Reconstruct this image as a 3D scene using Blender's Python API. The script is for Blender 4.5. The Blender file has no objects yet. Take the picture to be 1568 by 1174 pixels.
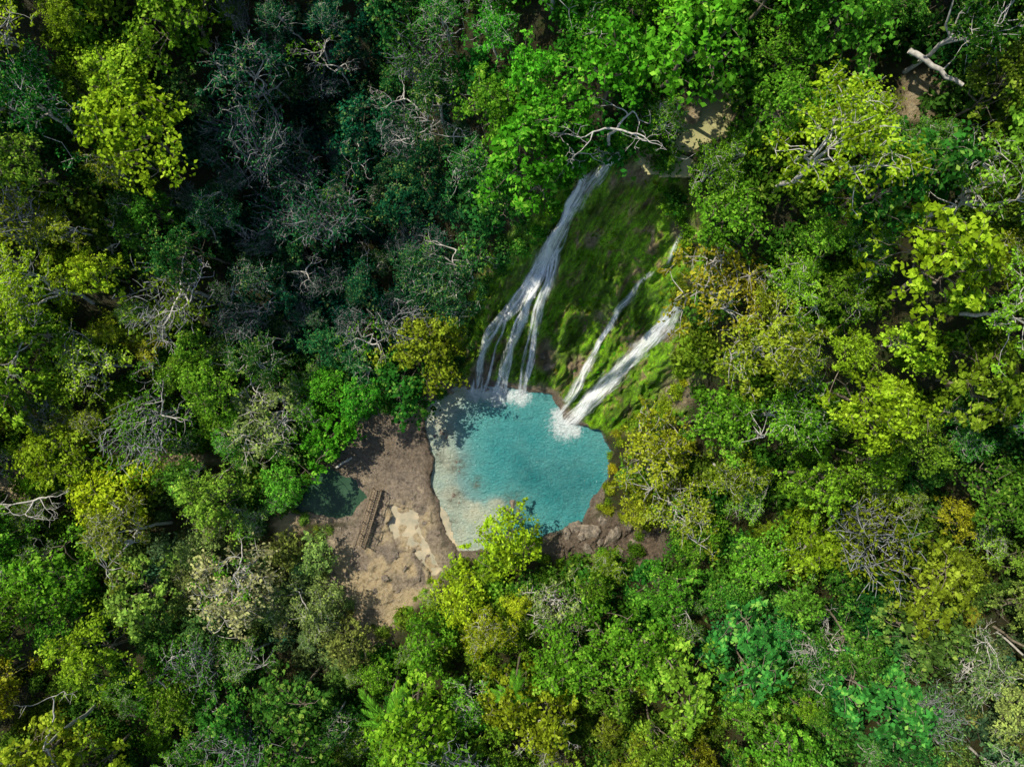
import bpy, math, random, time, bmesh
import numpy as np
from mathutils import Vector
T0=time.time()
rng=np.random.default_rng(7); random.seed(7)
S=bpy.context.scene
CAMH=90.0; K=0.75/784.0
def P(u,v,z):  # survey point (plan photo reading + height) -> metres
    return ((u-784)*K*(CAMH-z), -(v-587)*K*(CAMH-z))
def toPx(x,y,z):
    return 784+x/(K*(CAMH-z)), 587-y/(K*(CAMH-z))
# ---------- numpy noise
def _hash(ix,iy,s):
    n=(ix.astype(np.int64)*374761393+iy.astype(np.int64)*668265263+s*974711)&0x7fffffff
    n=((n^(n>>13))*1274126177)&0x7fffffff
    n=n^(n>>16)
    return (n&0xffff)/65535.0
def vnoise(x,y,s=0):
    x=np.asarray(x,float);y=np.asarray(y,float)
    ix=np.floor(x);iy=np.floor(y);fx=x-ix;fy=y-iy
    fx=fx*fx*(3-2*fx);fy=fy*fy*(3-2*fy)
    a=_hash(ix,iy,s);b=_hash(ix+1,iy,s);c=_hash(ix,iy+1,s);d=_hash(ix+1,iy+1,s)
    return (a*(1-fx)+b*fx)*(1-fy)+(c*(1-fx)+d*fx)*fy
def fbm(x,y,s=0,o=4):
    t=0;a=0.5;n=0
    for i in range(o):
        t=t+a*vnoise(x*2**i,y*2**i,s+i*17);n+=a;a*=.5
    return t/n
def sd_poly(px,py,poly):   # signed distance, negative inside
    px=np.asarray(px,float);py=np.asarray(py,float)
    d=np.full(px.shape,1e18);inside=np.zeros(px.shape,bool)
    n=len(poly)
    for i in range(n):
        x1,y1=poly[i];x2,y2=poly[(i+1)%n]
        ex,ey=x2-x1,y2-y1
        t=np.clip(((px-x1)*ex+(py-y1)*ey)/(ex*ex+ey*ey+1e-12),0,1)
        d=np.minimum(d,(px-x1-t*ex)**2+(py-y1-t*ey)**2)
        c=((y1>py)!=(y2>py))&(px<(x2-x1)*(py-y1)/((y2-y1)+1e-12)+x1)
        inside^=c
    d=np.sqrt(d)
    return np.where(inside,-d,d)
# ---------- terrain
CP=[(700,650,-1),(800,700,-1),(880,720,-1),(720,800,-1),(780,620,-1),
(560,640,.9),(620,620,.8),(600,720,.7),(640,780,.5),(560,860,.9),(620,860,.7),(540,900,1.2),(500,760,-.3),
(430,800,1.3),(250,700,1.8),(100,690,2.2),(0,680,3),
(350,560,5),(150,500,9),(0,450,13),(0,200,20),(200,200,18),(150,0,25),
(450,450,5),(600,500,4),(650,400,7),(500,250,8),(600,150,15),(400,100,15),(450,0,22),
(700,470,7),(745,400,14),(715,530,3.5),(800,360,21),(820,280,27),(880,200,32),(760,200,27),(690,100,26),(800,50,32),(900,0,34),(1000,100,34),
(950,235,31),(905,275,28),(870,335,23),(835,400,17),(800,470,11),(775,540,4.5),(765,580,1),
(1000,240,32),(1060,340,29),(1000,350,24),(960,420,17),(930,500,10),(890,570,4),(860,600,.9),(1050,470,20),(1000,530,13),(950,590,6),(890,640,1),(1030,600,13),(960,640,4),(1060,560,19),
(1150,350,32),(1300,300,33),(1500,200,36),(1200,500,28),(1400,500,32),(1550,500,34),(1150,650,18),(1000,700,6),(960,760,2.5),(1000,830,4),(1100,800,9),(1300,750,16),(1500,800,20),
(900,850,1.5),(870,820,1),(800,900,2),(700,900,1.5),(750,1000,4),(600,1000,4),(900,1000,5),(1100,1000,8),(1300,1000,12),(1500,1050,15),(800,1150,7),(500,1150,6),(300,1000,5),(100,900,6),(0,1100,10),(250,1150,8),
(1100,150,33),(1050,200,32.3),(1300,50,37),(1550,0,40),(1100,0,36)]
cx=np.array([P(*c)[0] for c in CP]);cy=np.array([P(*c)[1] for c in CP]);cz=np.array([c[2] for c in CP])
def ker(r2): return 0.5*r2*np.log(r2+1e-9)
n=len(CP)
A=np.zeros((n+3,n+3));A[:n,:n]=ker((cx[:,None]-cx)**2+(cy[:,None]-cy)**2)+np.eye(n)*2.0
A[:n,n]=1;A[:n,n+1]=cx;A[:n,n+2]=cy;A[n:,:n]=A[:n,n:].T
W=np.linalg.solve(A,np.concatenate([cz,[0,0,0]]))
def tps(x,y):
    out=W[n]+W[n+1]*x+W[n+2]*y
    for i in range(n): out=out+W[i]*ker((x-cx[i])**2+(y-cy[i])**2)
    return out
W0=lambda L:[P(u,v,0.0) for u,v in L]
POOL=W0([(712,588),(760,590),(800,597),(845,605),(862,640),(885,650),(920,660),(935,690),(930,730),(905,765),(892,798),(850,814),(820,822),(780,845),(735,840),(700,842),(678,805),(672,770),(660,740),(664,700),(650,660),(655,625),(680,600)])
SIDE=W0([(462,745),(500,728),(545,735),(560,760),(540,790),(500,790),(455,785)])
SHAL=W0([(600,772),(640,778),(664,800),(672,835),(690,865),(660,885),(640,848),(610,832),(592,800)])
TERR=W0([(530,640),(570,615),(650,625),(668,700),(668,770),(684,835),(700,870),(640,910),(585,975),(530,950),(490,860),(505,815),(545,800),(575,755),(510,712)])
BANK=W0([(860,805),(900,790),(960,780),(1010,800),(1010,850),(940,880),(860,860),(830,840)])
TOPS=[P(u,v,32.5) for u,v in [(1075,120),(1115,125),(1130,195),(1060,232),(1015,228),(1000,212),(1020,200),(1070,185)]]
CLIFFpx=[(925,215),(1000,205),(1060,300),(1090,400),(1080,560),(1050,640),(960,665),(900,660),(860,625),(840,605),(705,592),(700,500),(740,410),(790,350),(850,300)]
FD=np.array([-0.49,-0.87]);SDR=np.array([0.87,-0.49])
def sm(a,b,x):
    t=np.clip((x-a)/(b-a),0,1);return t*t*(3-2*t)
def H(x,y,full=False):
    x=np.asarray(x,float);y=np.asarray(y,float)
    xc=np.clip(x,-82,82);yc=np.clip(y,-66,66)
    h=tps(xc,yc)
    far=np.maximum(np.abs(x)-82,0)+np.maximum(np.abs(y)-66,0)
    h=h+(fbm(x*.008,y*.008,5)-.5)*60*sm(0,200,far)
    px,py=toPx(x,y,h)
    cl=sm(12,-14,sd_poly(px,py,CLIFFpx))*sm(0.0,1.0,h)
    s=x*SDR[0]+y*SDR[1];f=x*FD[0]+y*FD[1]
    base=(fbm(x*.18,y*.18,1)-.5)*1.6
    wr=(fbm(f*.12,s*.12,9)-.5)*3.5
    ridg=-np.abs(fbm(s*.42+wr,f*.11,21,3)-.5)*7.0+.9
    pads=(fbm(s*.8+wr,f*.35,33,4)-.5)*3.4+(fbm(s*2.1+wr,f*1.2,37,3)-.5)*1.9
    ledge=np.abs(((f*.21+fbm(s*.25,f*.1,41)*2)%1)-.5)*1.8-.45
    det=ridg+pads+ledge
    sp=sd_poly(x,y,POOL);ss=sd_poly(x,y,SIDE);st=sd_poly(x,y,TERR);sh=sd_poly(x,y,SHAL);sb=sd_poly(x,y,BANK);stp=sd_poly(x,y,TOPS)
    near=sm(0,6,sp)
    h=h+base*(1-cl)*near*sm(-1,4,st)+det*cl*sm(0,3,sp)
    wt=sm(1.2,-.8,st)
    rt=0.55+(fbm(x*.35,y*.35,51)-.5)*1.3+(fbm(x*1.3,y*1.3,52,4)-.5)*1.3*sm(-11,-17,y)+(fbm(x*1.2,y*1.2,53,3)-.5)*.2
    st_=np.floor(rt/.22)*.22; rt=rt*.6+st_*.4
    rt=np.maximum(rt,.08)
    h=h*(1-wt)+rt*wt
    wb=sm(.8,-1,sb); rb=1.1+(fbm(x*.5,y*.5,61)-.3)*2.2; rb=rb*.3+np.floor(rb/.5)*.5*.7
    h=h*(1-wb)+rb*wb+wb*(fbm(x*2,y*2,63)-.5)*.4
    wob=(fbm(x*.8,y*.8,71)-.5)*1.6
    h=np.where(sh+wob<0,np.minimum(h,.02+.16*(fbm(x*.9,y*.9,77)-.56)*4),h)
    h=np.where(ss+wob*.5<0,np.minimum(h,-.5),h)
    d=sp+wob*.45
    h=np.where(d<0,-np.minimum(2.5,.15-.5*d),np.where(d<3,np.maximum(h,.12+np.minimum(.25,.3*d)),h))
    h=np.where((sp>3)&(sh>2)&(ss>1)&(h<.35),.35+.1*vnoise(x,y,8),h)
    h=np.where(stp+wob*.6<0,np.minimum(h,31.7),h)
    if full: return h,cl,wt,wb,sp,ss,sh,stp
    return h
gdx=.3;GXa=np.arange(-102,102.1,gdx);GYa=np.arange(-84,84.1,gdx)
_gx,_gy=np.meshgrid(GXa,GYa);HG=H(_gx.ravel(),_gy.ravel()).reshape(_gx.shape)
def Hf(x,y):
    fx=np.clip((np.asarray(x,float)+102)/gdx,0,len(GXa)-1.001);fy=np.clip((np.asarray(y,float)+84)/gdx,0,len(GYa)-1.001)
    i=fx.astype(int);j=fy.astype(int);a=fx-i;b=fy-j
    return (HG[j,i]*(1-a)+HG[j,i+1]*a)*(1-b)+(HG[j+1,i]*(1-a)+HG[j+1,i+1]*a)*b
def drop(u,v):
    z=np.arange(48,-4,-.05); x,y=P(u,v,z); hh=Hf(x,y); i=np.argmax(hh>=z)
    return x[i],y[i],z[i]
# ---------- material helpers
def newmat(name):
    m=bpy.data.materials.new(name);m.use_nodes=True;nt=m.node_tree;nt.nodes.clear()
    return m,nt
class N:
    def __init__(s,nt): s.nt=nt
    def __call__(s,t,ins=None,**kw):
        nd=s.nt.nodes.new(t)
        for k,v in kw.items(): setattr(nd,k,v)
        if ins:
            for k,v in ins.items():
                sock=nd.inputs[k]
                if isinstance(v,bpy.types.NodeSocket): s.nt.links.new(v,sock)
                else: sock.default_value=v
        return nd
def ramp(N_,fac,stops):
    r=N_('ShaderNodeValToRGB',{'Fac':fac});e=r.color_ramp.elements
    while len(e)<len(stops): e.new(.5)
    for i,(p,c) in enumerate(stops):
        e[i].position=p; e[i].color=(c[0],c[1],c[2],1) if not isinstance(c,(int,float)) else (c,c,c,1)
    return r.outputs[0]
def mix(N_,f,a,b,mode='MIX'):
    m=N_('ShaderNodeMix',data_type='RGBA',blend_type=mode)
    for idx,v in ((0,f),(6,a),(7,b)):
        if isinstance(v,bpy.types.NodeSocket): N_.nt.links.new(v,m.inputs[idx])
        elif idx==0: m.inputs[0].default_value=v
        else: m.inputs[idx].default_value=(v[0],v[1],v[2],1)
    return m.outputs[2]
def math_(N_,op,a,b=0.0,clamp=False):
    m=N_('ShaderNodeMath',operation=op,use_clamp=clamp)
    for i,v in enumerate((a,b)):
        if isinstance(v,bpy.types.NodeSocket): N_.nt.links.new(v,m.inputs[i])
        else: m.inputs[i].default_value=v
    return m.outputs[0]
def noise(N_,vec,scale,detail=5,rough=.6,dist=0):
    return N_('ShaderNodeTexNoise',{'Vector':vec,'Scale':scale,'Detail':detail,'Roughness':rough,'Distortion':dist}).outputs[0]
# leaf
m_leaf,nt=newmat('leaf');n_=N(nt)
oi=n_('ShaderNodeObjectInfo');at=n_('ShaderNodeAttribute',attribute_name='tint')
br=ramp(n_,at.outputs['Fac'],[(.08,.26),(.5,1.05),(.95,2.6)])
c=mix(n_,1.0,oi.outputs['Color'],br,'MULTIPLY')
hilite=ramp(n_,at.outputs['Fac'],[(.68,0),(1,.5)])
c=mix(n_,hilite,c,(.50,.54,.10))  # pale yellow on the lightest leaves paints in highlights for missing sheen
bs=n_('ShaderNodeBsdfDiffuse',{'Color':c})
tr=n_('ShaderNodeBsdfTranslucent',{'Color':mix(n_,1.0,c,(1.3,1.5,.4),'MULTIPLY')})
ms=n_('ShaderNodeMixShader',{0:.32,1:bs.outputs[0],2:tr.outputs[0]})
o=n_('ShaderNodeOutputMaterial',{'Surface':ms.outputs[0]})
def bark(name,c1,c2):
    m,nt=newmat(name);n_=N(nt);tc=n_('ShaderNodeTexCoord')
    f=noise(n_,tc.outputs['Object'],3,3,.7)
    bs=n_('ShaderNodeBsdfDiffuse',{'Color':ramp(n_,f,[(.3,c1),(.7,c2)])})
    n_('ShaderNodeOutputMaterial',{'Surface':bs.outputs[0]});return m
m_bark=bark('bark',(.09,.07,.05),(.30,.26,.20)); m_pale=bark('pale_bark',(.30,.28,.25),(.68,.65,.60))
m_twig=bark('twig_bark',(.15,.16,.16),(.40,.41,.41))
m_plank=bark('weathered_wood',(.13,.10,.07),(.32,.25,.18))
# ---------- mesh utils
def tube(V,F,pts,rad,sides=5):
    pts=np.array(pts,float);m=len(pts);b=len(V)
    for i in range(m):
        t=pts[min(i+1,m-1)]-pts[max(i-1,0)];t/=np.linalg.norm(t)+1e-9
        a=np.cross(t,[0.3,.2,1.]) if abs(t[2])<.9 else np.cross(t,[1.,0,0]);a/=np.linalg.norm(a)+1e-9
        c=np.cross(t,a)
        for k in range(sides):
            q=2*math.pi*k/sides
            V.append(pts[i]+rad[i]*(a*math.cos(q)+c*math.sin(q)))
    for i in range(m-1):
        for k in range(sides):
            k2=(k+1)%sides
            F.append((b+i*sides+k,b+i*sides+k2,b+(i+1)*sides+k2,b+(i+1)*sides+k))
def build(name,V,F,LV=None,tint=None,mats=(),smooth=False):
    me=bpy.data.meshes.new(name)
    V=np.array(V,float).reshape(-1,3);F=np.array(F,int).reshape(-1,4)
    nb=len(V);nf=len(F)
    if LV is not None and len(LV):
        V=np.vstack([V,LV.reshape(-1,3)]);nl=len(LV)
        F=np.vstack([F,np.arange(nl*4).reshape(-1,4)+nb])
    me.vertices.add(len(V));me.vertices.foreach_set('co',V.ravel())
    me.loops.add(F.size);me.loops.foreach_set('vertex_index',F.ravel())
    me.polygons.add(len(F));me.polygons.foreach_set('loop_start',np.arange(len(F))*4)
    mi=np.zeros(len(F),int)
    for m in mats: me.materials.append(m)
    if LV is not None: mi[nf:]=1
    me.polygons.foreach_set('material_index',mi)
    if smooth: me.polygons.foreach_set('use_smooth',np.ones(len(F),bool))
    if tint is not None:
        a=me.attributes.new('tint','FLOAT','FACE');a.data.foreach_set('value',np.concatenate([np.full(nf,.5),tint]))
    me.update();me.validate();return me
def leaves(C,Nn,L,Wd,R):
    k=len(C);Nn=Nn/np.linalg.norm(Nn,axis=1)[:,None]
    a=R.normal(size=(k,3));a-=Nn*np.sum(a*Nn,1)[:,None];a/=np.linalg.norm(a,axis=1)[:,None]
    b=np.cross(Nn,a);L=L[:,None]*.5;Wd=Wd[:,None]*.5
    return np.stack([C-a*L,C+b*Wd+Nn*L*.15+a*L*.15,C+a*L-Nn*L*.2,C-b*Wd+Nn*L*.15+a*L*.15],1)
def curve(p0,p1,sag,R,nseg=5,j=.08):
    p0=np.array(p0,float);p1=np.array(p1,float);d=np.linalg.norm(p1-p0)
    out=[]
    for i in range(nseg+1):
        t=i/nseg;p=p0*(1-t)+p1*t+np.array([0,0,sag*d*math.sin(math.pi*t)])
        if 0<i<nseg: p=p+R.normal(size=3)*j*d
        out.append(p)
    return out
def make_tree(name,seed,R0=4.5,Ht=11,nc=44,lpc=112,L=.38,wr=.62,cr=1.05,barkm=None,twig=3,crownbase=.55,flat=.56):
    """ragged crown: limbs carry leaf sprays that reach outward at uneven lengths"""
    R=np.random.default_rng(seed);V=[];F=[]
    ph=R.uniform(0,6.28,4);am=R.uniform(.10,.25,4)
    rf=lambda t:R0*(.84+am[0]*math.sin(2*t+ph[0])+am[1]*math.sin(3*t+ph[1])+am[2]*.8*math.sin(5*t+ph[2])+am[3]*.5*math.sin(9*t+ph[3]))
    top=np.array([R.normal()*.4,R.normal()*.4,Ht*crownbase])
    tube(V,F,curve((0,0,-2),top,0,R,5,.015),np.linspace(.020*Ht,.013*Ht,6),8)
    limbs=[];nl=R.integers(5,8)
    for i in range(nl):
        t=i/nl*6.283+R.uniform(-.4,.4);r=rf(t)*R.uniform(.5,.8)
        e=np.array([math.cos(t)*r,math.sin(t)*r,Ht*R.uniform(.68,.92)])
        p=curve(top*R.uniform(.75,1),e,-.06,R,5,.05);limbs+=p[2:]
        tube(V,F,p,np.linspace(.010*Ht,.004*Ht,6),5)
    limbs=np.array(limbs)
    hole=[np.array([math.cos(a),math.sin(a)])*R0*R.uniform(.35,.75) for a in R.uniform(0,6.28,2)]
    C=[];Nn=[];T=[];LL=[]
    for i in range(nc):
        t=i*2.399+R.uniform(-.5,.5);q=math.sqrt((i+.5)/nc);r=rf(t)*q*R.uniform(.78,1.16)
        z=Ht*(flat+(1-flat)*math.sqrt(max(0,1-q*q)))+R.normal()*.95
        c=np.array([math.cos(t)*r,math.sin(t)*r,z])
        hd=min(np.linalg.norm(c[:2]-h) for h in hole)
        if hd<R0*.2 and R.random()<.75: continue
        j=np.argmin(np.sum((limbs-c)**2,1))
        tube(V,F,curve(limbs[j],c,.05,R,3,.07),np.linspace(.05,.02,4),4)
        big=R.uniform(.5,1.4);k=int(lpc*R.uniform(.6,1.3)*big**.7);rc=cr*big;ct=R.normal()*.08
        ns=max(3,int(8*rc));od=np.array([math.cos(t),math.sin(t),.1])*.35*q
        for s_ in range(ns):
            d=R.normal(size=3)+od;d[2]=abs(d[2])*.8-.15;d/=np.linalg.norm(d)
            ext=R.uniform(.4,1.35);e=c+d*rc*ext*np.array([1,1,.65])
            if s_<twig: tube(V,F,curve(c,e+d*.35,.03,R,2,.06),[.028,.02,.011],3)
            kk=max(4,k//ns);sr=rc*R.uniform(.24,.42)
            off=R.normal(size=(kk,3))*sr*np.array([.62,.62,.30])
            off+=d*R.normal(size=(kk,1))*sr*.7
            C.append(e+off);Nn.append(off/sr*.35+np.array([0,0,1.0])+R.normal(size=(kk,3))*.45+d*.4)
            T.append(np.clip(.5+ct+R.normal()*.14+R.normal(size=kk)*.16,0,1))
            LL.append(L*R.uniform(.55,1.3,kk))
    C=np.vstack(C);Nn=np.vstack(Nn);T=np.concatenate(T);LL=np.concatenate(LL)
    return build(name,V,F,leaves(C,Nn,LL,LL*wr,R),T,(barkm or m_bark,m_leaf))
def make_bare(name,seed,Rr=4.5,Ht=11,leafy=0,gens=5):
    R=np.random.default_rng(seed);V=[];F=[];tips=[]
    def rec(p,d,l,r,g):
        pts=[p];q=p.copy();dd=d.copy()
        for i in range(4):
            dd=dd+R.normal(size=3)*.20;dd/=np.linalg.norm(dd);q=q+dd*l/4;pts.append(q.copy())
        tube(V,F,pts,np.linspace(r,r*.6,5),5 if g>2 else 3)
        if g==0: tips.append(q);return
        for i in range(R.integers(1,4) if g<3 else 2):
            nd=dd+R.normal(size=3)*np.array([.75,.75,.35]);nd[2]=nd[2]*.6+.12;nd/=np.linalg.norm(nd)
            rec(pts[R.integers(2,5)] if i else q,nd,l*R.uniform(.62,.85),max(.022,r*.6),g-1)
    tube(V,F,curve((0,0,-2),(0,0,Ht*.6),0,R,5,.02),np.linspace(.018*Ht,.012*Ht,6),7)
    for i in range(3):
        a=i*2.1+R.uniform(-.6,.6);d=np.array([math.cos(a),math.sin(a),R.uniform(.3,.8)]);d/=np.linalg.norm(d)
        rec(np.array([0,0,Ht*.6]),d,Rr*.5,.011*Ht,gens-1)
    tips=np.array(tips)
    if leafy:
        C=np.repeat(tips,leafy,0)+R.normal(size=(len(tips)*leafy,3))*.28
        k=len(C);LL=.36*R.uniform(.7,1.2,k)
        return build(name,V,F,leaves(C,R.normal(size=(k,3))*.5+np.array([0,0,1.]),LL,LL*.6,R),np.clip(R.normal(size=k)*.15+.5,0,1),(m_pale,m_leaf))
    return build(name,V,F,mats=(m_pale,))
def make_twiggy(name,seed,R0=2.6,Ht=7,lf=900):
    R=np.random.default_rng(seed);V=[];F=[];C=[]
    lean=R.normal(size=2)*1.0
    for i in range(64):
        a=R.uniform(0,6.28);r=R0*R.uniform(.4,1.15);s=np.array([math.cos(a)*r*.35+R.normal()*.5,math.sin(a)*r*.35+R.normal()*.5,Ht*R.uniform(.2,.6)])
        e=np.array([math.cos(a)*r+lean[0],math.sin(a)*r+lean[1],Ht*R.uniform(.65,1.05)])
        p=curve(s,e,.08,R,5,.06);tube(V,F,p,np.linspace(.05,.018,6),3);C+=p[2:]
        for q in range(2):
            b0=p[R.integers(2,5)];tube(V,F,curve(b0,b0+R.normal(size=3)*np.array([.6,.6,.2])+np.array([0,0,.2]),0,R,2,.08),[.03,.02,.012],3)
    tube(V,F,[(0,0,-2),(0,0,Ht*.6)],[.16,.1],6)
    C=np.array(C);C=C[R.integers(0,len(C),lf)]+R.normal(size=(lf,3))*.4;LL=.28*R.uniform(.7,1.3,lf)
    return build(name,V,F,leaves(C,R.normal(size=(lf,3))*.6+np.array([0,0,.8]),LL,LL*.5,R),np.clip(R.normal(size=lf)*.15+.45,0,1),(m_twig,m_leaf))
def make_shrub(name,seed,R0=1.8,Ht=2.2,nl=600,L=.40):
    R=np.random.default_rng(seed);V=[];F=[]
    for i in range(12):
        a=R.uniform(0,6.28);tube(V,F,curve((0,0,-.4),(math.cos(a)*R0*.7,math.sin(a)*R0*.7,Ht*R.uniform(.4,.9)),.1,R,3,.05),[.04,.03,.02,.01],3)
    nb=26;bc=R.normal(size=(nb,3));bc/=np.linalg.norm(bc,axis=1)[:,None];bc[:,2]=np.abs(bc[:,2]);bc*=np.array([R0,R0,Ht])*R.uniform(.4,1.1,(nb,1))*.8
    id_=R.integers(0,nb,nl);off=R.normal(size=(nl,3))*R0*.2;C=bc[id_]+off
    bt=R.normal(size=nb)*.12;LL=L*R.uniform(.6,1.3,nl)
    return build(name,V,F,leaves(C,off/R0+np.array([0,0,.9])+R.normal(size=(nl,3))*.5,LL,LL*.55,R),np.clip(.5+bt[id_]+R.normal(size=nl)*.13,0,1),(m_bark,m_leaf))
def make_palm(name,seed,Ht=9,Lf=3.6,nf=12):
    R=np.random.default_rng(seed);V=[];F=[];Q=[]
    tube(V,F,curve((0,0,-2),(0.3,0,Ht),0,R,7,.006),np.linspace(.2,.10,8),8)
    for i in range(nf):
        a=i*2.399+R.uniform(-.35,.35);el=R.uniform(.1,1.1);Lq=Lf*R.uniform(.6,1.15);bend=R.uniform(-.35,.35)
        pts=[]
        for k in range(15):
            t=k/14;aa=a+bend*t;pts.append(np.array([.3,0,Ht])+np.array([math.cos(aa),math.sin(aa),0])*Lq*(t*math.cos(el*.5))+np.array([0,0,1])*Lq*(math.sin(el)*t*.8-.7*t*t))
        pts=np.array(pts)
        d=np.array([math.cos(a),math.sin(a),0]);sd=np.array([-d[1],d[0],0])
        for k in range(14):
            w=sd*.035;Q.append([pts[k]-w,pts[k+1]-w,pts[k+1]+w,pts[k]+w])
        for k in range(32):
            t=.1+.9*k/31;j=min(13,int(t*14));f=t*14-j;p=pts[j]*(1-f)+pts[j+1]*f;tg=pts[j+1]-pts[j];tg/=np.linalg.norm(tg)
            ll=.7*math.sin(math.pi*min(1,.12+t*.86))**.6*Lq/3.6
            for s_ in (-1,1):
                l2=ll*R.uniform(.75,1.15);dd=sd*s_*.75+tg*.65+np.array([0,0,-.35+R.normal()*.15]);e=p+dd*l2
                w=tg*.045
                Q.append([p-w,(p+e)/2-w*1.2+np.array([0,0,.05]),e,(p+e)/2+w*1.2+np.array([0,0,.05])])
    Q=np.array(Q)
    return build(name,V,F,Q,np.clip(.5+R.normal(size=len(Q))*.14,0,1),(m_bark,m_leaf))
TREES=[]
for i in range(6): TREES.append(('std',4.5,11,make_tree('crown_std%d'%i,100+i)))
for i in range(3): TREES.append(('big',4.2,11,make_tree('crown_big%d'%i,200+i,R0=4.2,nc=38,lpc=72,L=.52,wr=.62,cr=1.05,twig=2)))
for i in range(4): TREES.append(('fine',4.6,12,make_tree('crown_fine%d'%i,300+i,R0=4.6,Ht=12,nc=54,lpc=118,L=.30,wr=.6,cr=.92,twig=5,barkm=m_pale)))
for i in range(3): TREES.append(('sparse',4.4,12,make_tree('crown_sparse%d'%i,400+i,R0=4.4,Ht=12,nc=42,lpc=66,L=.34,cr=1.0,twig=6,barkm=m_pale)))
TW=[make_twiggy('twiggy%d'%i,500+i) for i in range(4)]
for t in TW: TREES.append(('twig',2.6,7,t))
SH=[make_shrub('shrub%d'%i,600+i) for i in range(4)]
BARE=[make_bare('bare%d'%i,700+i,leafy=0) for i in range(4)]
BAREL=[make_bare('barel%d'%i,720+i,leafy=6) for i in range(4)]
PALMS=[make_palm('palm%d'%i,800+i) for i in range(2)]
byk={}
for t in TREES: byk.setdefault(t[0],[]).append(t)
# ---------- leaf colours by area; darkest one paints the upper-left ravine's shade into leaves
OL=(.19,.25,.015);YG=(.22,.34,.013);VG=(.06,.25,.012);SHADE=(.010,.088,.036);GG=(.18,.25,.07);EM=(.05,.24,.04);GN=(.09,.24,.014);DG=(.03,.15,.018)
CF=[(60,60,YG),(190,180,YG),(60,350,OL),(100,450,YG),(60,200,DG),(250,600,GN),(130,750,YG),(100,950,GN),(300,850,GG),(500,950,GG),(350,300,SHADE),(330,180,SHADE),(500,200,SHADE),(600,350,SHADE),(430,480,SHADE),(400,80,SHADE),(520,60,SHADE),(650,80,DG),(650,200,SHADE),(560,470,SHADE),(780,40,VG),(850,100,VG),(1050,60,VG),(820,230,VG),(1200,80,GN),(1500,60,DG),(1550,200,OL),(1270,230,YG),(1200,400,GN),(1450,420,YG),(1100,450,OL),(1150,550,YG),(1350,600,YG),(1500,700,DG),(1200,650,GN),(1000,720,OL),(1250,850,YG),(1450,850,OL),(1150,980,EM),(1350,1080,EM),(1500,1050,GG),(960,970,GN),(1000,1100,OL),(700,950,YG),(600,1050,GN),(400,1100,DG),(250,1100,GN),(50,1080,OL),(350,700,GN),(500,640,VG),(200,520,OL),(30,850,GN),(420,620,GN),(1080,870,GN),(230,330,DG),(300,30,GN),(1300,900,DG),(1100,300,GN),(1400,300,DG),(1200,1100,GN)]
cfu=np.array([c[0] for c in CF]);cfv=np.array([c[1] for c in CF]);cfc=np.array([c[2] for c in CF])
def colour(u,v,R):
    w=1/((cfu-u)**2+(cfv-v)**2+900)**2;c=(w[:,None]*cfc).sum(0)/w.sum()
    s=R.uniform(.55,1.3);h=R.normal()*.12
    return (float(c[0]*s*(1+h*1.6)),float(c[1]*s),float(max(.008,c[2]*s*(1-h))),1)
def put(me,name,x,y,z,sc,col,parent=None,rz=None,tilt=.0):
    o=bpy.data.objects.new(name,me);bpy.context.collection.objects.link(o)
    o.location=(x,y,z);o.scale=(sc*random.uniform(.88,1.12),sc*random.uniform(.88,1.12),sc*random.uniform(.88,1.12));o.rotation_euler=(random.gauss(0,.08)+tilt,random.gauss(0,.08),random.uniform(0,6.28) if rz is None else rz)
    o.color=col
    if parent: o.parent=parent
    return o
OPEN=[(925,225),(985,212),(1015,250),(1035,330),(1062,345),(1052,400),(1035,450),(1050,500),(1050,570),(1020,625),(960,650),(938,690),(935,740),(925,785),(990,800),(985,840),(870,865),(830,850),(700,860),(650,905),(590,970),(540,950),(500,880),(500,815),(455,790),(465,735),(515,700),(535,640),(590,625),(650,622),(705,585),(715,500),(745,430),(800,375),(845,330),(872,270)]
CLEAR=[([(1080,125),(1112,128),(1120,190),(1050,225),(1005,215),(1070,180)],.6),([(405,800),(440,785),(462,805),(430,832)],.75),([(150,670),(240,690),(330,705),(250,712),(160,690)],.75),([(1385,110),(1420,125),(1430,190),(1390,180)],.5),([(5,720),(25,740),(20,770),(0,760)],.6)]
def ok(u,v,rpx,f=.72):
    if sd_poly(np.array([u]),np.array([v]),OPEN)[0]<rpx*f: return False
    for pl,ff in CLEAR:
        if sd_poly(np.array([u]),np.array([v]),pl)[0]<rpx*ff: return False
    return True
R=np.random.default_rng(11);placed=[]
KEY=[(772,842,60,'std',(.24,.37,.013),9),(705,925,50,'std',(.28,.39,.015),7),(845,940,58,'sparse',GG,8),(985,700,70,'fine',(.24,.28,.015),11),(1045,790,60,'sparse',OL,10),(610,590,55,'big',DG,7),(655,520,62,'std',OL,9),(495,680,45,'big',VG,6.5),(660,985,45,'std',GN,7),(465,940,55,'fine',GG,7.5),(350,890,75,'sparse',(.30,.30,.14),9),(400,650,62,'sparse',GG,8),(805,235,70,'big',VG,8),(860,165,55,'big',VG,8),(770,300,50,'std',DG,7),(1050,60,85,'big',(.09,.30,.015),11),(1270,230,100,'fine',YG,12),(1110,440,85,'sparse',(.24,.23,.015),11),(1160,540,80,'fine',OL,12),(1450,430,90,'big',YG,11),(190,190,95,'std',YG,13),(1220,640,75,'fine',GN,12),(1350,610,80,'std',YG,12),(960,980,75,'std',GN,10),(1350,1080,80,'big',EM,12),(1150,990,75,'big',EM,11),(60,450,70,'fine',YG,11),(160,770,62,'std',(.30,.38,.012),10),(100,880,70,'std',GN,10),(1120,330,60,'std',GN,9),(740,140,60,'std',GN,10),(940,110,60,'big',VG,8),(1090,650,60,'std',GN,10),(870,1040,60,'std',GN,10)]
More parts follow.
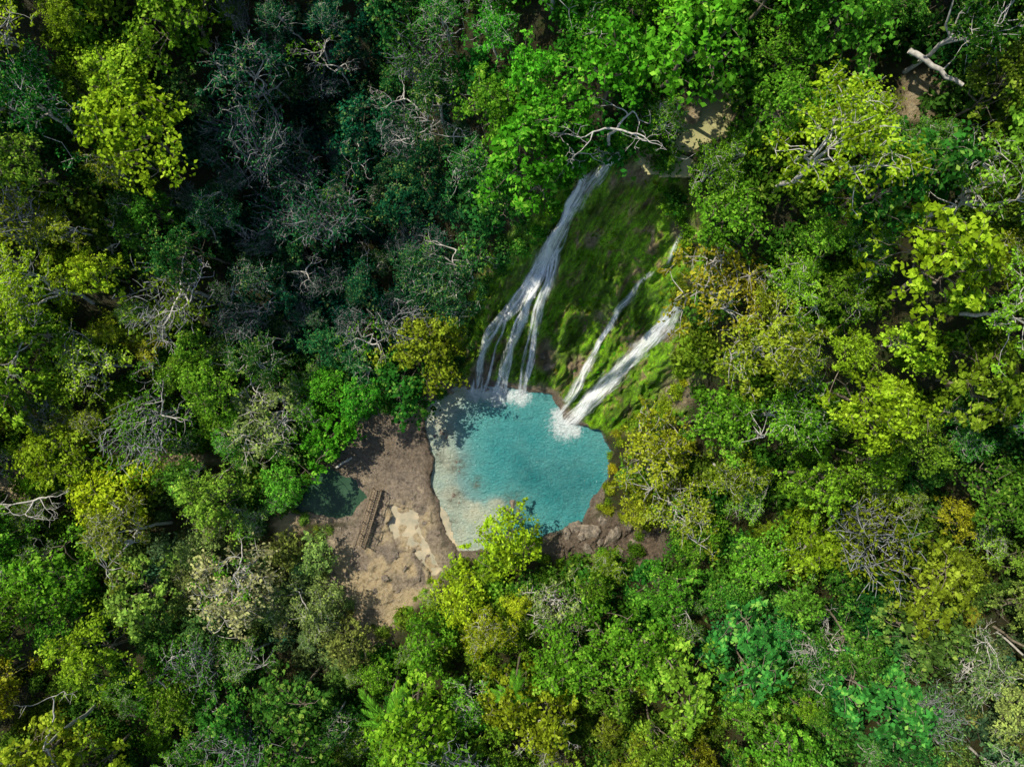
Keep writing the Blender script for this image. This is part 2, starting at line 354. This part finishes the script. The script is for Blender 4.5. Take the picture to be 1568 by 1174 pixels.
def solve(u,v,ht):
    z=10.
    for _ in range(30):
        x,y=P(u,v,z+ht*.8);z=z*.5+.5*float(Hf(x,y))
    return x,y,z
for u,v,rp,k,col,ht in KEY:
    x,y,z=solve(u,v,ht);zc=z+ht*.8;r=rp*K*(CAMH-zc)
    t=byk[k][R.integers(len(byk[k]))];sc=r/t[1]
    z0=z+ht-t[2]*sc
    put(t[3],'broadleaf_tree',x,y,min(z0,z+1.2),sc,(*col,1));placed.append((x,y,r*.9))
canopy=bpy.data.objects.new('rainforest_canopy',None);bpy.context.collection.objects.link(canopy)
NT=26000
X=R.uniform(-90,90,NT);Y=R.uniform(-72,72,NT);Z=Hf(X,Y)
PXa=np.zeros(6000);PYa=np.zeros(6000);PRa=np.zeros(6000);m=len(placed)
PXa[:m]=[p[0] for p in placed];PYa[:m]=[p[1] for p in placed];PRa[:m]=[p[2] for p in placed]
for i in range(NT):
    x,y,z=X[i],Y[i],Z[i];r=R.uniform(2.0,4.9)*(1.0 if i<11000 else(.72 if i<20000 else .5))
    ht=r*R.uniform(1.9,3.2)
    u,v=toPx(x,y,z+ht*.8)
    if abs(u-784)>1050 or abs(v-587)>820: continue
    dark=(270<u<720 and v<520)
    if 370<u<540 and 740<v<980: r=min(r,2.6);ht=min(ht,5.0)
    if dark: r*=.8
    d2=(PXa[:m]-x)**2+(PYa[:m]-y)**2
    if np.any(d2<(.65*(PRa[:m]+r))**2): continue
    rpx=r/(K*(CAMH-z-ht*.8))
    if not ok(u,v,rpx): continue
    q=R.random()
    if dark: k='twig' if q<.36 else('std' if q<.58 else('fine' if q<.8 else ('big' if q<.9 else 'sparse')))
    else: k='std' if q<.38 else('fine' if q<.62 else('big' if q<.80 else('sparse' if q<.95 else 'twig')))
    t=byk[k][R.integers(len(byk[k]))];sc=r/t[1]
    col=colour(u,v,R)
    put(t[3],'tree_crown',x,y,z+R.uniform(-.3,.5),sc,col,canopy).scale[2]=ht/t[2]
    PXa[m]=x;PYa[m]=y;PRa[m]=r;m+=1
    if R.random()<(.16 if dark else .10): put(BAREL[R.integers(4)] if R.random()<.45 else BARE[R.integers(4)],'bare_branches',x+R.normal(),y+R.normal(),z+.5,ht/11*R.uniform(.95,1.15),col,canopy).scale[0]*=.7
    if m>=5990: break
print('trees',m,time.time()-T0)
under=bpy.data.objects.new('undergrowth',None);bpy.context.collection.objects.link(under)
NS=2300
X=R.uniform(-66,66,NS);Y=R.uniform(-52,52,NS);Z=Hf(X,Y);cs=0
U,Vv=toPx(X,Y,Z+1);so=sd_poly(U,Vv,OPEN)
for i in range(NS):
    if so[i]<8 or abs(U[i]-784)>850 or abs(Vv[i]-587)>650 or not ok(U[i],Vv[i],12,.5): continue
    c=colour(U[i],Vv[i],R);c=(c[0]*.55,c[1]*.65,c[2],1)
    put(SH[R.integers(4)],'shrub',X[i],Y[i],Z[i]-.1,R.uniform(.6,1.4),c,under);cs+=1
for i in range(len(OPEN)):
    a=np.array(OPEN[i]);b=np.array(OPEN[(i+1)%len(OPEN)]);L_=np.linalg.norm(b-a);k=max(1,int(L_/11))
    for j in range(k):
        p=a+(b-a)*(j+R.random())/k+R.normal(size=2)*5
        if 690<p[0]<930 and 560<p[1]<680: continue
        x,y,z=drop(*p)
        if z<.1: continue
        c=colour(p[0],p[1],R)
        put(SH[R.integers(4)],'shrub',x,y,z-.2,R.uniform(.25,.65),c,under)
moss_p=bpy.data.objects.new('cliff_ferns',None);bpy.context.collection.objects.link(moss_p)
FALLS=[([(950,232),(905,275),(870,335),(832,400),(795,480),(762,600)],48),([(1045,455),(1000,515),(950,572),(868,648)],30)]
def nearfall(u,v):
    for pts,w in FALLS:
        for a,b in zip(pts[:-1],pts[1:]):
            a=np.array(a,float);b=np.array(b,float);t=np.clip(np.dot(np.array([u,v])-a,b-a)/np.dot(b-a,b-a),0,1)
            if np.linalg.norm(a+(b-a)*t-(u,v))<w*.75: return True
    return False
for i in range(1600):
    u=R.uniform(715,1060);v=R.uniform(230,650)
    if sd_poly(np.array([u]),np.array([v]),OPEN)[0]>-3 or nearfall(u,v): continue
    if fbm(np.array([u*.03]),np.array([v*.03]),5)[0]<.50: continue
    x,y,z=drop(u,v)
    if z<.8: continue
    o=put(SH[R.integers(4)],'fern_tuft',x,y,z-.10,R.uniform(.05,.17),(R.uniform(.06,.20),R.uniform(.18,.36),.012,1),moss_p)
    o.scale[2]*=.6
for u,v,rp,ht,lf in [(270,440,70,12,0),(955,160,75,11,0),(405,215,50,10,0),(40,765,55,10,0),(1300,1030,60,13,0),(1385,435,45,13,1),(400,100,45,11,1),(640,205,45,10,0),(210,560,40,11,1),(370,580,35,10,1),(930,20,55,11,1),(840,920,40,9,1),(1250,500,45,12,1),(1040,770,45,10,1),(560,530,45,10,1),(1180,430,45,13,1),(1000,690,45,11,1),(1250,870,50,13,1),(420,640,45,10,1),(360,880,60,11,1),(700,370,40,9,1),(520,300,40,9,1),(480,60,45,10,1),(610,130,45,9,0),(460,340,35,9,0),(560,400,35,9,0),(350,350,35,9,0),(690,190,40,9,0),(890,210,45,11,0),(510,90,45,11,0),(330,70,45,12,0)]:
    x,y,z=solve(u,v,ht);zc=z+ht*.85;r=rp*K*(CAMH-zc)
    put((BAREL if lf else BARE)[R.integers(4)],'bare_branched_tree',x,y,z+.9,r/4.4,(*GN,1))
for i,(u,v,ht,Lr) in enumerate([(590,1080,10,1.15),(797,1045,9,.85)]):
    x,y,z=solve(u,v,ht*1.2);o=put(PALMS[i],'palm_tree',x,y,z+1.9,ht/9,(.10,.28,.02,1));o.scale=(Lr,Lr,ht/9)
# ---------- ground sheet
def axis(lo,hi,fine,dl,dh):
    a=list(np.arange(dl,dh,fine));s=fine;x=dl
    while x>lo: s*=1.12;s=min(s,60);x-=s;a.insert(0,x)
    s=fine;x=dh
    while x<hi: a.append(x);s*=1.12;s=min(s,60);x+=s
    return np.array(a)
ax=axis(-1500,1500,.15,-27,21);ay=axis(-1500,1500,.15,-29,24)
GX,GY=np.meshgrid(ax,ay);gx=GX.ravel();gy=GY.ravel()
gz,cl,wt,wb,sp,ss,sh,stp=H(gx,gy,True)
nx,ny=len(ax),len(ay);I=np.arange(nx*ny).reshape(ny,nx)
F=np.stack([I[:-1,:-1],I[:-1,1:],I[1:,1:],I[1:,:-1]],-1).reshape(-1,4)
m_gr,nt=newmat('ground');n_=N(nt);tc=n_('ShaderNodeTexCoord').outputs['Object']
rot=n_('ShaderNodeMapping',{'Vector':tc,'Rotation':(0,0,math.radians(29.5))}).outputs[0]
st=n_('ShaderNodeMapping',{'Vector':rot,'Scale':(1,.42,.42)}).outputs[0]
st2=n_('ShaderNodeMapping',{'Vector':rot,'Scale':(1,.12,.12)}).outputs[0]
A_=lambda nm:n_('ShaderNodeAttribute',attribute_name=nm).outputs['Fac']
litter=ramp(n_,noise(n_,tc,1.2,5,.7),[(.3,(.02,.03,.01)),(.5,(.07,.06,.022)),(.62,(.04,.08,.012)),(.78,(.24,.16,.08))])
f1=noise(n_,st,.55,8,.75,.7);f2=noise(n_,st,2.8,7,.85,.2);f3=noise(n_,tc,6,4,.8);f5=noise(n_,st2,1.1,5,.7,.4)
moss=ramp(n_,f1,[(.33,(.04,.09,.006)),(.41,(.14,.32,.008)),(.46,(.28,.58,.014)),(.50,(.16,.38,.010)),(.53,(.28,.50,.02)),(.57,(.36,.33,.08)),(.61,(.46,.36,.19)),(.70,(.16,.12,.06))])
moss=mix(n_,.9,moss,ramp(n_,f2,[(.36,.18),(.5,1.0),(.64,2.0)]),'MULTIPLY')
moss=mix(n_,.8,moss,ramp(n_,f5,[(.40,.35),(.50,1.),(.62,1.6)]),'MULTIPLY')
moss=mix(n_,A_('brown'),moss,mix(n_,.9,(.46,.36,.22),ramp(n_,f2,[(.36,.2),(.5,.9),(.64,1.7)]),'MULTIPLY'))
rk=noise(n_,tc,.45,7,.68,.3);rk2=noise(n_,tc,2.4,8,.82)
rock=ramp(n_,rk,[(.3,(.22,.18,.15)),(.46,(.52,.42,.32)),(.56,(.40,.32,.24)),(.7,(.72,.58,.41))])
rock=mix(n_,.85,rock,ramp(n_,rk2,[(.36,.25),(.48,.85),(.66,1.5)]),'MULTIPLY')
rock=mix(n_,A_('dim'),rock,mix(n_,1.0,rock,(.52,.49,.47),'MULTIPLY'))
sand_sun=ramp(n_,rk2,[(.36,(.42,.30,.16)),(.5,(.76,.60,.37)),(.66,(.85,.72,.50))])
c=mix(n_,A_('cliff'),litter,moss);c=mix(n_,A_('rock'),c,rock);c=mix(n_,A_('sand_sun'),c,sand_sun)
hgt=math_(n_,'ADD',math_(n_,'MULTIPLY',f2,1.0),math_(n_,'MULTIPLY',f3,.6))
bp=n_('ShaderNodeBump',{'Strength':1.0,'Distance':.7,'Height':math_(n_,'ADD',hgt,math_(n_,'MULTIPLY',rk2,.5))})
wet=ramp(n_,f1,[(.42,.28),(.6,.65)])
bs=n_('ShaderNodeBsdfPrincipled',{'Base Color':c,'Roughness':wet,'Normal':bp.outputs[0]})
n_('ShaderNodeOutputMaterial',{'Surface':bs.outputs[0]})
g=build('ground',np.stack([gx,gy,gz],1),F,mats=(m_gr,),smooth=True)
def setf(me,nm,val):
    a=me.attributes.new(nm,'FLOAT','POINT');a.data.foreach_set('value',np.asarray(val,np.float32))
setf(g,'cliff',np.clip(cl,0,1))
setf(g,'rock',np.clip(np.maximum.reduce([wt,wb,sm(2.0,.3,sp)*(gz<.9),sm(1.5,.3,ss)]),0,1))
setf(g,'dim',np.clip(wb+sm(1.2,.2,sp)*.8+sm(-15.5,-9,gy)*wt*.55,0,1))  # shade of the bank and upper ledge put into rock colour; darker pool rim
pu,pv=toPx(gx,gy,gz);sand_sun_=np.zeros(len(gx))
for pl,_ in CLEAR: sand_sun_=np.maximum(sand_sun_,sm(14,-6,sd_poly(pu,pv,pl)+(fbm(gx*.6,gy*.6,91)-.5)*40))
sand_sun_=np.maximum(sand_sun_,sm(22,-4,sd_poly(pu,pv,[(500,850),(560,845),(600,780),(650,780),(665,835),(650,900),(570,970),(520,930)]))*sm(.33,.52,fbm(gx*.5,gy*.5,93)))  # lower ledge: dappled sun put into the colour as pale patches
setf(g,'sand_sun',sand_sun_)
bw=np.zeros(len(gx))
for u,v,r in [(965,262,26),(1040,350,22),(990,235,25),(830,548,26),(745,565,22),(1035,600,34),(940,280,16),(1020,520,14),(800,372,12),(920,480,18),(1045,540,20),(905,370,10),(890,560,12)]:
    bw=np.maximum(bw,sm(r*1.3,r*.3,np.hypot(pu-u,pv-v)+(fbm(gx*.5,gy*.5,95)-.5)*50))
setf(g,'brown',bw)
o=bpy.data.objects.new('ground',g);bpy.context.collection.objects.link(o)
# ---------- water
def water(name,bb,z,dark,step=.25,poly=None):
    x=np.arange(bb[0],bb[1],step);y=np.arange(bb[2],bb[3],step);X,Y=np.meshgrid(x,y);xf=X.ravel();yf=Y.ravel()
    I=np.arange(len(xf)).reshape(X.shape);F=np.stack([I[:-1,:-1],I[:-1,1:],I[1:,1:],I[1:,:-1]],-1).reshape(-1,4)
    if poly is not None:
        s=sd_poly(xf,yf,poly);F=F[s[F].min(1)<2.0]
    m,nt=newmat(name+'_mat');n_=N(nt);tc=n_('ShaderNodeTexCoord').outputs['Object']
    A_=lambda nm:n_('ShaderNodeAttribute',attribute_name=nm).outputs['Fac']
    if dark==0:
        c=ramp(n_,A_('depth_sun'),[(0,(.66,.64,.48)),(.14,(.28,.44,.42)),(.38,(.10,.38,.38)),(.7,(.05,.31,.33)),(1,(.010,.14,.16))])
        c=mix(n_,math_(n_,'MULTIPLY',ramp(n_,noise(n_,tc,.25,6,.65),[(.35,0),(.7,1)]),.5),c,(.17,.46,.46))
        c=mix(n_,math_(n_,'MULTIPLY',A_('bed'),ramp(n_,noise(n_,tc,1.2,6,.7),[(.4,.2),(.6,.9)])),c,(.15,.15,.11))
        fo=math_(n_,'ADD',math_(n_,'MULTIPLY',A_('foam'),1.3),math_(n_,'MULTIPLY',math_(n_,'SUBTRACT',noise(n_,tc,2.2,7,.8),.56),2.6))
        fo=math_(n_,'MULTIPLY',ramp(n_,fo,[(.2,0),(.9,.95)]),ramp(n_,A_('foam'),[(0,0),(.2,1)]))
        c=mix(n_,fo,c,(.80,.88,.90))
    elif dark==1: c=ramp(n_,noise(n_,tc,.4,4),[(.3,(.018,.050,.026)),(.7,(.045,.10,.055))])
    elif dark==3: c=ramp(n_,noise(n_,tc,.7,6),[(.3,(.26,.26,.20)),(.7,(.56,.46,.31))])
    else: c=ramp(n_,noise(n_,tc,.4,4),[(.3,(.26,.27,.11)),(.7,(.50,.45,.24))])
    mp=n_('ShaderNodeMapping',{'Vector':tc,'Scale':(1,1.5,1),'Rotation':(0,0,.5)}).outputs[0]
    wv=math_(n_,'ADD',noise(n_,mp,2.6,5,.7,1.0),math_(n_,'MULTIPLY',noise(n_,mp,.8,3,.6,.8),1.0))
    bp=n_('ShaderNodeBump',{'Strength':1.0 if dark==0 else .15,'Distance':.5,'Height':wv})
    bs=n_('ShaderNodeBsdfPrincipled',{'Base Color':c,'Roughness':.10,'IOR':1.33,'Normal':bp.outputs[0]})
    n_('ShaderNodeOutputMaterial',{'Surface':bs.outputs[0]})
    me=build(name,np.stack([xf,yf,np.full(len(xf),z)],1),F,mats=(m,),smooth=True)
    if dark==0:
        dep_sun=np.clip(-sd_poly(xf,yf,POOL)/8,0,1)*.42+np.clip((xf+4)/18,-.2,.32)+.12
        bx,by=P(905,760,0);dep_sun+=.35*np.exp(-((xf-bx)**2+(yf-by)**2)/26)
        for fu,fv,fr in [(740,790,2.6),(695,805,2.2),(765,775,1.6),(715,830,1.6),(680,770,1.2)]:  # sunlit patches at lower left painted into the water colour
            fx,fy=P(fu,fv,0);dep_sun-=.45*np.exp(-((xf-fx)**2+(yf-fy)**2)/fr**2)*(.5+fbm(xf*.8,yf*.8,99))
        dep_sun=np.clip(dep_sun,.02,1)
        foam=np.zeros(len(xf));bed=np.zeros(len(xf))
        for fu,fv,fr in [(728,600,1.3),(763,603,1.8),(797,606,1.5),(866,650,2.2),(856,636,1.2),(745,603,1.0),(780,605,1.1),(880,660,1.0)]:
            fx,fy=P(fu,fv,0);foam=np.maximum(foam,np.exp(-((xf-fx)**2+(yf-fy)**2)/fr**2*1.0))
        for fu,fv,fr in [(700,712,1.5),(697,760,1.4),(785,772,1.7),(682,665,1.2),(672,700,1.2),(730,740,.9),(690,800,1.0)]:
            fx,fy=P(fu,fv,0);bed=np.maximum(bed,np.exp(-((xf-fx)**2+(yf-fy)**2)/fr**2*.9))
        setf(me,'depth_sun',np.clip(dep_sun,0,1));setf(me,'foam',foam);setf(me,'bed',bed)
    o=bpy.data.objects.new(name,me);bpy.context.collection.objects.link(o);return o
water('turquoise_pool_water',(-18,15,-28,2.5),0.0,0,poly=POOL)
water('shallow_overflow_water',(-20,-5,-30,-13),.03,3,poly=SHAL)
water('stream_side_pool_water',(-32,-18,-20,-9),0.02,1,poly=SIDE)
water('hilltop_stream_water',(5,25,12,30),31.95,2,poly=TOPS)
# ---------- waterfalls
m_w,nt=newmat('falling_water');n_=N(nt);uv=n_('ShaderNodeAttribute',attribute_name='flow').outputs['Vector']
s1=noise(n_,n_('ShaderNodeMapping',{'Vector':uv,'Scale':(2.0,.13,1)}).outputs[0],1,5,.65,.7)
s2=noise(n_,n_('ShaderNodeMapping',{'Vector':uv,'Scale':(7,.9,1)}).outputs[0],1,5,.8,.5)
a=math_(n_,'MULTIPLY',s1,.60);a=math_(n_,'ADD',a,math_(n_,'MULTIPLY',s2,.40))
ed=n_('ShaderNodeAttribute',attribute_name='edge').outputs['Fac']
al=math_(n_,'ADD',a,math_(n_,'MULTIPLY',math_(n_,'SUBTRACT',ed,.86),.34))
al=ramp(n_,al,[(.40,0),(.49,.28),(.60,.97)])
wc=ramp(n_,s2,[(.3,(.74,.87,.92)),(.48,(.97,.99,1.0))])
bs=n_('ShaderNodeBsdfDiffuse',{'Color':wc});bt=n_('ShaderNodeBsdfTranslucent',{'Color':wc})
bm_=n_('ShaderNodeMixShader',{0:.25,1:bs.outputs[0],2:bt.outputs[0]})
tp=n_('ShaderNodeBsdfTransparent')
n_('ShaderNodeOutputMaterial',{'Surface':n_('ShaderNodeMixShader',{0:al,1:tp.outputs[0],2:bm_.outputs[0]}).outputs[0]})
def ribbons(name,specs):
    V=[];F=[];FL=[];ED=[]
    for si,(pts,off) in enumerate(specs):
        pts=np.array(pts,float);d=np.concatenate([[0],np.cumsum(np.hypot(np.diff(pts[:,0]),np.diff(pts[:,1])))])
        k=max(6,int(d[-1]/5));t=np.linspace(0,d[-1],k)
        wob=(fbm(t*.03,np.full(k,si*7.7),3)-.5)*12*np.minimum(1,t/40)
        pu=np.interp(t,d,pts[:,0])+wob;pv=np.interp(t,d,pts[:,1])+wob*.4;pw=np.interp(t,d,pts[:,2])*(.70+.6*fbm(t*.06,np.full(k,si*3.1),4))
        c=np.array([drop(a,b) for a,b in zip(pu,pv)])
        for _ in range(2): c[1:-1]=(c[:-2]+2*c[1:-1]+c[2:])/4
        ln=0;b0=len(V);nc=9
        for i in range(k):
            tg=c[min(i+1,k-1)]-c[max(i-1,0)]
            if i: ln+=np.linalg.norm(c[i]-c[i-1])
            sd=np.array([tg[1],-tg[0]]);sd/=np.linalg.norm(sd)+1e-9
            w=pw[i]*K*(CAMH-c[i,2]);en=min(1,i/2.5)
            for j in range(nc):
                q=j/(nc-1)*2-1;x=c[i,0]+sd[0]*q*w*.5;y=c[i,1]+sd[1]*q*w*.5
                V.append([x,y,0]);FL.append((q*w*.5+si*37.3,ln,si*3.1));ED.append((1-abs(q)**2.0)*en)
        for i in range(k-1):
            for j in range(nc-1):
                a=b0+i*nc+j;F.append((a,a+1,a+nc+1,a+nc))
        vv=np.array(V[b0:]);z=Hf(vv[:,0],vv[:,1]);z=z.reshape(k,nc)
        zs=z.copy()
        for _ in range(3): zs[1:-1]=(zs[:-2]+zs[1:-1]+zs[2:])/3
        z=np.maximum(zs,z)+off+.10+.12*np.sqrt(np.clip(1-np.linspace(-1,1,nc)**2,0,1))[None,:]
        z=np.maximum(z,.03+off*.1)
        for i,zz in enumerate(z.ravel()): V[b0+i][2]=zz
    me=build(name,V,F,mats=(m_w,),smooth=True)
    a=me.attributes.new('flow','FLOAT_VECTOR','POINT');a.data.foreach_set('vector',np.array(FL,np.float32).ravel());setf(me,'edge',ED)
    o=bpy.data.objects.new(name,me);bpy.context.collection.objects.link(o)
main=[([(962,228,14),(940,243,24),(910,268,36),(890,300,36),(872,335,32),(852,365,36),(832,400,42),(818,430,44),(808,455,40)],.10),
([(850,365,20),(812,430,28),(775,482,28),(745,515,22),(734,550,18),(726,602,18)],.16),
([(845,380,24),(815,440,28),(795,500,24),(778,545,22),(762,604,26)],.22),
([(858,370,16),(840,425,22),(828,480,20),(816,530,18),(798,604,26)],.28),
([(880,310,20),(855,360,24),(835,405,24),(812,460,20),(790,520,14),(770,560,12),(757,602,14)],.34),
([(835,410,14),(796,470,14),(760,510,12),(742,540,10),(738,598,10)],.30),
([(900,262,14),(880,300,18),(860,345,18),(840,375,20)],.4)]
for e,w_ in ((730,0),(742,1),(762,2),(772,3),(796,4),(806,5)):
    q=(e-768)/40;main.append(([(870+q*6,340,6),(836+q*12,400,7),(806+q*24,465,8),(780+q*36,530,8),(e,602,9)],.2+.03*w_))
ribbons('waterfall',main)
ribbons('waterfall',[([(1052,448,14),(1035,470,32),(1012,500,40),(985,530,40),(955,562,42),(925,590,44),(895,620,44),(866,650,38)],.14),
([(1030,480,18),(1000,520,22),(960,560,24),(910,610,26),(875,648,30)],.24),([(1035,470,10),(1005,500,14),(965,545,14),(930,575,14),(878,636,16)],.3)])
ribbons('waterfall',[([(1002,410,12),(975,440,14),(948,470,22),(938,495,20),(915,530,15),(895,570,14),(880,600,14),(860,632,18)],.18),([(940,490,12),(905,545,12),(865,615,12)],.26)])
ribbons('waterfall',[([(1050,345,9),(1035,375,10),(1018,405,9)],.2)])
# ---------- rocks
def rock(name,u,v,r,seed,flat=.6,sink=0):
    bm=bmesh.new();bmesh.ops.create_icosphere(bm,subdivisions=4,radius=1)
    Rr=np.random.default_rng(seed);pl=Rr.normal(size=(9,3));pl/=np.linalg.norm(pl,axis=1)[:,None];dd=Rr.uniform(.55,.85,9)
    co=np.array([v_.co[:] for v_ in bm.verts])
    for a,b in zip(pl,dd):
        s=co@a;co=co-np.where(s>b,(s-b)*.9,0)[:,None]*a
    nn=fbm(co[:,0]*2.5+seed,co[:,1]*2.5+co[:,2]*2,3,5);co*=(.65+.7*nn)[:,None]
    for ve,p in zip(bm.verts,co): ve.co=Vector(p)
    me=bpy.data.meshes.new(name);bm.to_mesh(me);bm.free();me.materials.append(m_rock)
    x,y,z=drop(u,v);o=bpy.data.objects.new(name,me);bpy.context.collection.objects.link(o)
    o.location=(x,y,max(z,-.15)+r*.1-sink);o.scale=(r*Rr.uniform(.8,1.4),r*Rr.uniform(.6,1),r*flat);o.rotation_euler=(0,0,Rr.uniform(0,6))
m_rock,nt=newmat('boulder_stone');n_=N(nt);geo=n_('ShaderNodeNewGeometry').outputs['Position']
f=noise(n_,geo,2.2,8,.8);bp=n_('ShaderNodeBump',{'Strength':1.0,'Distance':.3,'Height':f})
bs=n_('ShaderNodeBsdfPrincipled',{'Base Color':ramp(n_,f,[(.36,(.08,.07,.055)),(.5,(.22,.18,.14)),(.64,(.44,.36,.27))]),'Roughness':.8,'Normal':bp.outputs[0]})
n_('ShaderNodeOutputMaterial',{'Surface':bs.outputs[0]})
for i,(u,v,r) in enumerate([(700,706,.45),(704,718,.35),(697,714,.3),(706,711,.25),(697,756,.45),(703,766,.35),(692,763,.3),(785,766,.6),(777,776,.5),(794,778,.45),(788,784,.4),(680,663,.45),(686,668,.4),(676,659,.35),(668,668,.4),(735,592,.6),(745,596,.5),(720,590,.6)]): rock('pool_stone',u,v,r,i+60,.45,.0)
for i,(u,v,r) in enumerate([(880,806,1.0),(905,812,1.2),(935,822,1.2),(868,818,.7),(960,800,1.1),(922,798,.7),(985,815,.9),(950,845,.8),(900,838,.8),(890,822,.6),(918,830,.6),(945,806,.6),(970,830,.7),(560,868,.5),(590,885,.6),(620,870,.4),(545,850,.4),(575,905,.5),(610,905,.4),(640,885,.5),(530,880,.5),(530,795,.4),(520,810,.4),(840,560,.9),(830,545,.7),(1030,600,.9),(690,600,.6),(600,760,.35),(618,768,.3),(632,762,.35),(585,795,.4),(650,800,.35),(655,850,.4),(605,850,.5)]): rock('boulder',u,v,r,i+3,.45)
# ---------- footbridge
def box(V,F,c,ax,ay_,az,hx,hy,hz):
    b=len(V)
    for sx in(-1,1):
        for sy in(-1,1):
            for sz in(-1,1): V.append(c+ax*sx*hx+ay_*sy*hy+az*sz*hz)
    for f in((0,1,3,2),(4,6,7,5),(0,4,5,1),(2,3,7,6),(0,2,6,4),(1,5,7,3)): F.append(tuple(b+i for i in f))
def footbridge(a,b,z,w):
    a=np.array([*P(*a,z),z]);b=np.array([*P(*b,z),z]);d=b-a;L=np.linalg.norm(d);d/=L;s=np.array([-d[1],d[0],0]);u=np.array([0,0,1.])
    par=bpy.data.objects.new('wooden_footbridge',None);bpy.context.collection.objects.link(par)
    def ob(nm,V,F):
        o=bpy.data.objects.new(nm,build(nm,V,F,mats=(m_plank,)));bpy.context.collection.objects.link(o);o.parent=par
    V=[];F=[];k=int(L/.30)
    for i in range(k): box(V,F,a+d*(i+.5)*L/k+s*random.gauss(0,.03)+u*random.gauss(0,.01),d,s,u,.105,w/2,.025)
    ob('deck_planks',V,F);V=[];F=[]
    for q in(-1,1): box(V,F,(a+b)/2+s*q*w*.38-u*.13,d,s,u,L/2,.06,.09)
    ob('beams',V,F);V=[];F=[]
    for q in(-1,1):
        for i in range(6): box(V,F,a+d*L*(i+.05)/5.1+s*q*(w/2+.045)+u*.35,d,s,u,.04,.04,.62)
        box(V,F,(a+b)/2+s*q*(w/2+.045)+u*1.0,d,s,u,L/2,.05,.03)
        box(V,F,(a+b)/2+s*q*(w/2+.045)+u*.55,d,s,u,L/2,.02,.03)
    ob('railings',V,F)
footbridge((579,748),(553,836),1.25,1.15)
def log(u1,v1,u2,v2,r,dz=.3,mat=None):
    R2=np.random.default_rng(int(u1));a=np.array(drop(u1,v1));b=np.array(drop(u2,v2));a[2]+=dz;b[2]+=dz;V=[];F=[]
    tube(V,F,curve(a,b,0,R2,7,.012),np.linspace(r,r*.65,8),9)
    p=a*.4+b*.6;tube(V,F,[p,p+np.array([.5,.6,.7])],[r*.4,r*.15],5)
    o=bpy.data.objects.new('fallen_log',build('fallen_log',V,F,mats=(mat or m_pale,),smooth=True));bpy.context.collection.objects.link(o)
log(1358,106,1436,156,.22,3.0);log(728,548,728,604,.16,.3,m_bark);log(515,715,540,700,.2,.3)
# ---------- light, sky, camera
el=math.radians(53);az=math.radians(142)
d=Vector((math.cos(el)*math.cos(az),math.cos(el)*math.sin(az),math.sin(el)))
L=bpy.data.lights.new('sun','SUN');L.energy=5;L.angle=math.radians(.5);L.color=(1,.93,.76)
so=bpy.data.objects.new('sun',L);bpy.context.collection.objects.link(so);so.rotation_mode='QUATERNION';so.rotation_quaternion=d.to_track_quat('Z','Y')
w=bpy.data.worlds.new('World');S.world=w;w.use_nodes=True;nt=w.node_tree;sk=nt.nodes.new('ShaderNodeTexSky');sk.sky_type='NISHITA';sk.sun_disc=False
sk.sun_elevation=el;sk.sun_rotation=math.pi/2-az
bg=nt.nodes['Background'];bg.inputs[1].default_value=.14;nt.links.new(sk.outputs[0],bg.inputs[0])
cam=bpy.data.cameras.new('camera');cam.lens=24;cam.sensor_width=36;cam.clip_end=5000
co=bpy.data.objects.new('camera',cam);bpy.context.collection.objects.link(co);co.location=(0,0,CAMH);S.camera=co
S.view_settings.view_transform='Standard';S.view_settings.look='None';S.view_settings.exposure=0
print('shrubs',cs,'objs',len(bpy.data.objects),time.time()-T0)
